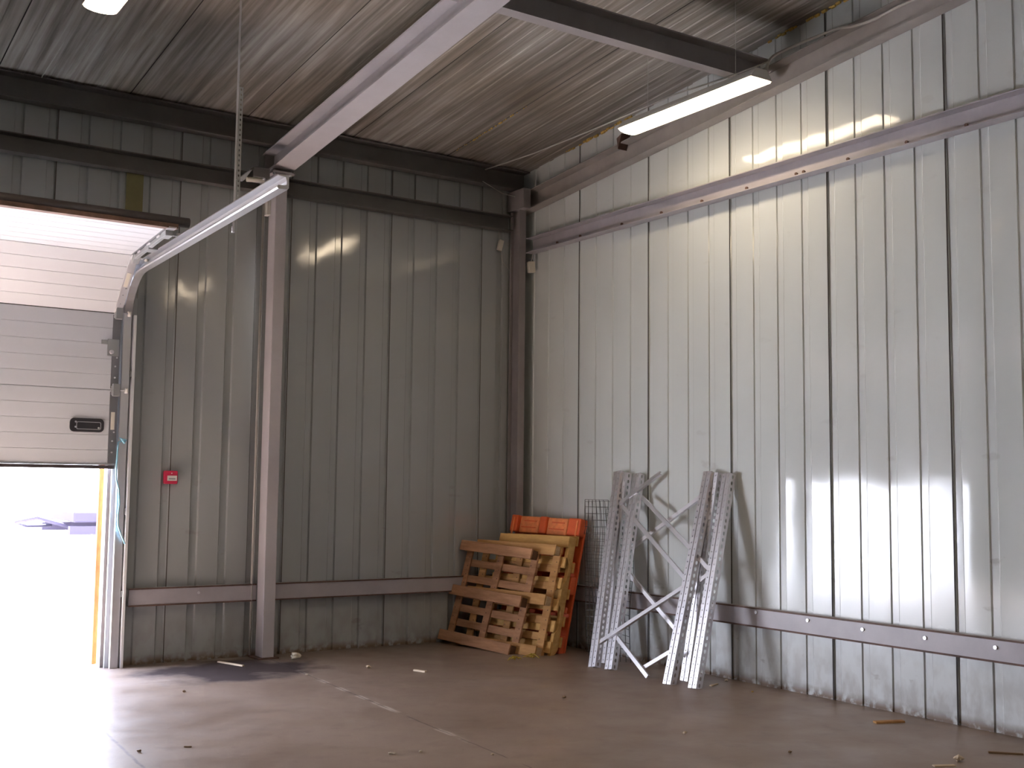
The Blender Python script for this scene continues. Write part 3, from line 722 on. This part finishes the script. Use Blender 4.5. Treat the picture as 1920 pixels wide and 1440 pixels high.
# third: pale stringer pallet with curved notches
fr = pframe(-0.523, -1.245, -0.22, 0.0, 0.25); P, e, u, n = fr; H3 = 1.075; b3 = P
t = thing('wooden_pallet', 'fresh yellow wooden pallet between the brown pallet and the orange one', 'pallet', b3, 'wooden pallets leaning in the corner')
k = 6
for i in range(k):
    y0 = 0.02+i*(H3-0.14)/(k-1)
    plank('bottom_board', fr, (0, y0, 0), (0.86, y0+0.10, 0.018), M['wood3'], t)
for c in (0.0, 0.41, 0.82):
    pr = [(0.0, 0.018), (0.005, 0.05), (0.03, 0.08), (0.07, 0.10), (H3-0.02, 0.10), (H3-0.02, 0.018)]
    # notched edge towards the viewer
    def notch(a, b):
        o = [(b, 0.018)]
        for i in range(9): s = i/8; o.append((b-(b-a)*s, 0.018+0.045*max(0.0, math.sin(math.pi*s))**0.5))
        o.append((a, 0.018)); return o
    pr += notch(H3*0.58, H3*0.80)+notch(H3*0.18, H3*0.42)
    MB().prism(pr, P+e*c, P+e*(c+0.04), u, n).build('stringer', M['wood3'], t, bevel=0.002)
for i in range(5):
    y0 = 0.0+i*(H3-0.12)/4
    plank('deck_board', fr, (-0.02, y0+0.03 if i else 0.09, 0.10), (0.86, y0+0.12 if i else 0.18, 0.116), M['wood3'], t)

# orange plastic pallet
fr = pframe(-0.385, -1.185, -0.12, 0.015, 0.215); P, e, u, n = fr; H4 = 1.205; W4 = 0.95; b4 = P
t = thing('plastic_pallet', 'orange plastic pallet standing against the right wall behind the wooden pallets', 'pallet', b4)
MB().obox(P, e, u, n, (0, 0, 0.07), (W4, H4, 0.095)).build('deck', M['orange'], t, bevel=0.012, seg=2)
for c in (0.0, 0.455, W4-0.09):
    for r in (0.0, (H4-0.16)/2, H4-0.16):
        MB().obox(P, e, u, n, (c, r, 0.0), (c+0.09 if c else 0.16, r+0.16, 0.07)).build('foot', M['orange'], t, bevel=0.01, seg=2)
for c in (0.175, 0.56):
    f = MB().obox(P, e, u, n, (c, H4-0.165, 0.012), (c+0.27, H4-0.005, 0.07)).build('pocket_panel', M['orangel'], t, bevel=0.012, seg=2)
    f['label'] = 'lighter worn orange panel with raised lettering lines'
    for rr_, ww in ((0.045, 0.17), (0.105, 0.20)):
        MB().obox(P, e, u, n, (c+0.04, H4-rr_-0.010, 0.009), (c+0.04+ww, H4-rr_, 0.0125)).build('embossed_line', M['orange'], f)
for c in (0.03, W4-0.05):
    MB().obox(P, e, u, n, (c, H4-0.42, -0.006), (c+0.02, H4-0.02, 0.004)).build('edge_rib', M['orangel'], t, bevel=0.003)
for r in (0.35, 0.75):
    MB().obox(P, e, u, n, (0, r, 0.0), (W4, r+0.06, 0.03)).build('runner', M['orange'], t, bevel=0.008)
# yellow straw-like strapping under the pallets
def scrap(px, py, lab, m, seed, n=7, L=0.10, name='torn_strap', cat='strap'):
    rr = random.Random(seed); c = at(px, py, 2, 0.01); mb = MB()
    for i in range(n):
        a = rr.uniform(0, 6.28); d = Vector((math.cos(a), math.sin(a), 0))*L*rr.uniform(0.4, 1)
        o_ = Vector((rr.uniform(-1, 1), rr.uniform(-1, 1), 0))*L*0.25
        mb.tube([c+o_-d*0.5, c+o_+Z*rr.uniform(0.0, 0.03), c+o_+d*0.5+Z*rr.uniform(-0.003, 0.02)], 0.004, 5)
    return tag(mb.build(name, m), lab, cat)
M['strap'] = mat('yellow_strap', (0.42, 0.30, 0.03), 0.6)
scrap(963, 1236, 'tangle of yellow strapping under the right foot of the front pallet', M['strap'], 3, 8, 0.13)
scrap(997, 1232, 'second tangle of yellow strapping under the stacked pallets', M['strap'], 5, 7, 0.12)

# ------------------------------------------------------------------ rack frames
def post(parent, B, T, sidev, wd=0.085, dp=0.06):
    """perforated upright from floor point B up to T; sidev = direction along the frame towards the viewer (-y)"""
    v = (T-B).normalized(); L = (T-B).length
    s = (sidev-v*sidev.dot(v)).normalized(); n = s.cross(v).normalized()
    if n.x < 0: n = -n
    mb = MB(); p = 0.05
    g0, g1 = wd*0.44, wd*0.56
    mb.holed(B, s, v, g0, L, p, 0.0045, 0.006)                     # front strip, away from viewer
    mb.holed(B+s*g1, s, v, wd-g1, L, p, 0.0045, 0.006)
    for a, b in ((B+s*g0, B+s*g0+n*0.018), (B+s*g1, B+s*g1+n*0.018)):
        mb.face([a, a+v*L, b+v*L, b])
    mb.face([B+s*g0+n*0.018, B+s*g0+n*0.018+v*L, B+s*g1+n*0.018+v*L, B+s*g1+n*0.018])
    mb.holed(B+s*wd, n, v, dp, L, p, 0.011, 0.0165)                # side faces with oval holes
    mb.holed(B, n, v, dp, L, p, 0.011, 0.0165)
    for a, d in ((B+s*wd+n*dp, -s), (B+n*dp, s)):
        mb.face([a, a+v*L, a+d*0.016+v*L, a+d*0.016])
    return mb.build('upright', M['rack'], parent, solid=0.0022), s, n, v
def brace(parent, A, Bp, n, w=0.032, d=0.022):
    ax = (Bp-A).normalized(); sd = ax.cross(n).normalized()
    t_ = 0.0025
    pr = [(-w/2, 0), (w/2, 0), (w/2, d), (w/2-t_, d), (w/2-t_, t_), (-w/2+t_, t_), (-w/2+t_, d), (-w/2, d)]
    o = MB().prism(pr, A, Bp, sd, n).build('brace', M['rack'], parent)
    return o
def rack(lab, pl, pr_, tl, tr_, xoff, braces, wd=0.085):
    """pl,pr_: pixels of the feet on the floor; tl,tr_: pixels of the tops; xoff: x of the tops"""
    BL, BRt = at(*pl, 2, 0.0), at(*pr_, 2, 0.0)
    xm = (BL.x+BRt.x)/2; BL.x = xm; BRt.x = xm; 
    TL, TR = at(*tl, 0, xoff), at(*tr_, 0, xoff)
    zt = (TL.z+TR.z)/2; TL.z = zt; TR.z = zt
    t = thing('rack_frame', lab, 'rack frame', BL, 'galvanised rack frames')
    _, s, n, v = post(t, BL, TL, -Y, wd); post(t, BRt, TR, -Y, wd)
    for (a, b, dd) in braces:
        A = hit(*a, BL+n*dd, n); B_ = hit(*b, BL+n*dd, n); brace(t, A, B_, n)
        for q in (A, B_):
            pass
    return t, n
rack('front galvanised rack frame leaning on the right wall, feet furthest out', (1098, 1251), (1247, 1281), (1151, 885), (1319, 884), -0.085,
     [((1161, 944), (1237, 886), 0.012), ((1166, 948), (1290, 1092), 0.03), ((1291, 1093), (1115, 1209), 0.012)])
rack('middle galvanised rack frame leaning on the wall between the other two frames', (1122, 1242), (1274, 1275), (1163, 886), (1332, 886), -0.070,
     [((1193, 1019), (1314, 930), 0.04), ((1150, 1052), (1196, 1017), 0.04), ((1179, 1077), (1270, 1185), 0.045)])
rack('rearmost galvanised rack frame leaning on the right wall, standing furthest right', (1131, 1255), (1292, 1289), (1187, 889), (1355, 888), -0.070,
     [((1202, 931), (1299, 1034), 0.012), ((1299, 1034), (1330, 1069), 0.012), ((1312, 1088), (1330, 1073), 0.03), ((1156, 1195), (1213, 1269), 0.005), ((1205, 1252), (1260, 1219), 0.03)])

# ------------------------------------------------------------------ wire mesh behind the pallets
def mesh_sheet(lab, P, ex, ez, w, h, nx, nz, curl, seed, r=0.0022):
    rr = random.Random(seed); mb = MB()
    nrm = ex.cross(ez).normalized()
    def pt(i, j):
        s = i/nx; q = j/nz
        return P+ex*(w*s+0.012*math.sin(7*q+seed))+ez*(h*q)+nrm*(curl*math.sin(math.pi*s+seed*0.4)*(0.5+0.5*q)+0.01*math.sin(9*q+i))
    for i in range(nx+1): mb.tube([pt(i, j) for j in range(nz+1)], r, 4)
    for j in range(nz+1): mb.tube([pt(i, j) for i in range(nx+1)], r, 4)
    tag(mb.build('wire_mesh', M['wire']), lab, 'wire mesh', 'wire mesh sheets')
mesh_sheet('dark wire mesh sheet leaning on the wall directly behind the orange pallet', Vector((-0.10, -1.22, 0.01)), Vector((0.05, -1, 0)).normalized(), Vector((0.03, 0.06, 1)).normalized(), 0.30, 1.34, 6, 22, 0.02, 1, 0.0024)
mesh_sheet('dark wire mesh sheet, middle one of three beside the orange pallet', Vector((-0.24, -1.45, 0.01)), Vector((0.15, -1, 0.05)).normalized(), Vector((0.07, 0.12, 1)).normalized(), 0.30, 1.33, 7, 24, 0.05, 2, 0.0024)
mesh_sheet('dark wire mesh sheet nearest to the rack frames, tilted left', Vector((-0.20, -1.66, 0.01)), Vector((0.1, -1, -0.12)).normalized(), Vector((0.09, 0.10, 1)).normalized(), 0.24, 1.27, 5, 22, 0.04, 3, 0.0024)

# ------------------------------------------------------------------ debris
def chip(name, lab, cat, pa, pb, w, h, m, lift=0.0):
    a = at(*pa, 2, 0.0); b = at(*pb, 2, 0.0); ax = (b-a); L = ax.length; ax.normalize(); sd = Z.cross(ax)
    mb = MB(); pr = [(-w/2, 0), (w/2, 0), (w/2*0.9, h), (-w/2*0.8, h*0.9)]
    mb.prism(pr, a+Z*0.0005, b+Z*(0.0005+lift), sd, Z); return tag(mb.build(name, m, bevel=0.001), lab, cat)
def lump(name, lab, cat, px, py, r, m, seed, flat=0.5):
    rr = random.Random(seed); c = at(px, py, 2, 0.0); bm = bmesh.new(); bmesh.ops.create_icosphere(bm, subdivisions=2, radius=r)
    for v_ in bm.verts:
        k = rr.uniform(0.6, 1.25); v_.co = Vector((v_.co.x*k, v_.co.y*k*0.8, v_.co.z*k*flat))
    zm = min(v_.co.z for v_ in bm.verts)
    for v_ in bm.verts: v_.co += c-Z*zm
    me = bpy.data.meshes.new(name); bm.to_mesh(me); bm.free(); me.materials.append(m)
    o = bpy.data.objects.new(name, me); COL.objects.link(o); return tag(o, lab, cat)
chip('wood_chip', 'pale short wood stick on the floor in front of the pallets', 'wood chip', (776, 1258), (798, 1261), 0.022, 0.014, M['chip'])
chip('wood_stick', 'long pale stick on the dark damp patch left of the column', 'stick', (409, 1242), (456, 1250), 0.022, 0.012, M['chip'])
lump('paper_scrap', 'crumpled pale scrap beside the back wall right of the middle column', 'scrap', 553, 1236, 0.045, M['paper'], 1, 0.6)
lump('wood_crumb', 'small pale crumb midway between column and pallets', 'crumb', 690, 1253, 0.022, M['chip'], 2)
lump('wood_crumb', 'tiny white crumb at the start of the pale floor crack', 'crumb', 575, 1266, 0.012, M['paper'], 3)
lump('wood_crumb', 'small crumb, left of a close pair on the floor below the crack', 'crumb', 731, 1414, 0.011, M['paper'], 4)
lump('wood_crumb', 'small crumb, right of a close pair on the floor below the crack', 'crumb', 738, 1414, 0.011, M['paper'], 5)
lump('wood_crumb', 'single pale crumb right of the close pair of crumbs', 'crumb', 788, 1411, 0.011, M['paper'], 6)
lump('wood_crumb', 'pale crumb on open floor below the rack frames', 'crumb', 1284, 1376, 0.016, M['chip'], 7)
lump('wood_crumb', 'pale crumb lowest on the open brown floor near the bottom centre', 'crumb', 923, 1416, 0.010, M['chip'], 8)
lump('wood_crumb', 'brownish crumb on the floor left of the rack feet', 'crumb', 1058, 1309, 0.018, M['brown'], 9)
lump('wood_crumb', 'dark crumb on the bright floor near the door', 'crumb', 345, 1298, 0.014, M['brown'], 10)
lump('wood_crumb', 'dark crumb beside the left floor joint near the bottom', 'crumb', 261, 1410, 0.013, M['brown'], 11)
chip('wood_sliver', 'dark thin sliver on the bright floor near the bottom left', 'sliver', (345, 1401), (359, 1401), 0.012, 0.006, M['brown'])
chip('wood_piece', 'reddish-brown wood piece at the foot of the wall beside the door', 'wood piece', (288, 1238), (304, 1238), 0.05, 0.04, M['brick'])
chip('wood_sliver', 'brown splinter near the right wall above the bottom edge', 'sliver', (1640, 1356), (1694, 1354), 0.045, 0.012, M['wood2'])
chip('wood_sliver', 'thin dark stick at the bottom right corner of the floor', 'stick', (1853, 1412), (1919, 1416), 0.014, 0.010, M['brown'])
lump('paper_scrap', 'pale crumpled scrap at the bottom edge near the right corner', 'scrap', 1798, 1428, 0.028, M['chip'], 12, 0.7)
chip('wood_sliver', 'pale flat sliver at the bottom edge left of the crumpled scrap', 'sliver', (1750, 1437), (1790, 1436), 0.03, 0.006, M['chip'])
lump('wood_crumb', 'crumb beside the right wall just right of the rack feet', 'crumb', 1362, 1277, 0.014, M['paper'], 13)
chip('wood_sliver', 'short pale sliver just right of the rack feet', 'sliver', (1332, 1287), (1345, 1283), 0.02, 0.008, M['chip'])
lump('wood_crumb', 'yellowish crumb near the right wall beside the last rack foot', 'crumb', 1411, 1298, 0.010, M['foam'], 14)
lump('wood_crumb', 'dark small clod on the brown floor below the right wall', 'crumb', 1482, 1412, 0.012, M['brown'], 15)

# ------------------------------------------------------------------ yard: a low trailer beyond the doorway
t = thing('flatbed_trailer', 'low flatbed trailer standing in the bright yard outside the door', 'trailer', (0.5, 11, -0.03))
MB().box((-1.9, 10, 0.80), (5.0, 12.2, 0.97)).build('deck', M['trailer'], t, bevel=0.02)
MB().box((-1.95, 10.0, 0.60), (5.0, 10.15, 0.74)).build('side_rail', M['trailer'], t)
MB().box((-1.95, 12.05, 0.60), (5.0, 12.2, 0.74)).build('side_rail', M['trailer'], t)
mb = MB()
mb.tube([(-1.9, 10.3, 0.72), (-2.35, 10.5, 0.86), (-2.6, 10.9, 0.78), (-2.35, 11.4, 0.70), (-1.9, 11.6, 0.7)], 0.03, 8); mb.build('drawbar', M['trailer'], t)
for wx in (0.2, 1.4, 4.0):
    for wy in (10.1, 11.9):
        MB().tube([(wx, wy, 0.36), (wx, wy+0.24, 0.36)], 0.39, 24).build('wheel', M['rubber'], t)
for lx in (-0.6,):
    MB().box((lx, 10.9, -0.03), (lx+0.12, 11.1, 0.8)).build('support_leg', M['trailer'], t)
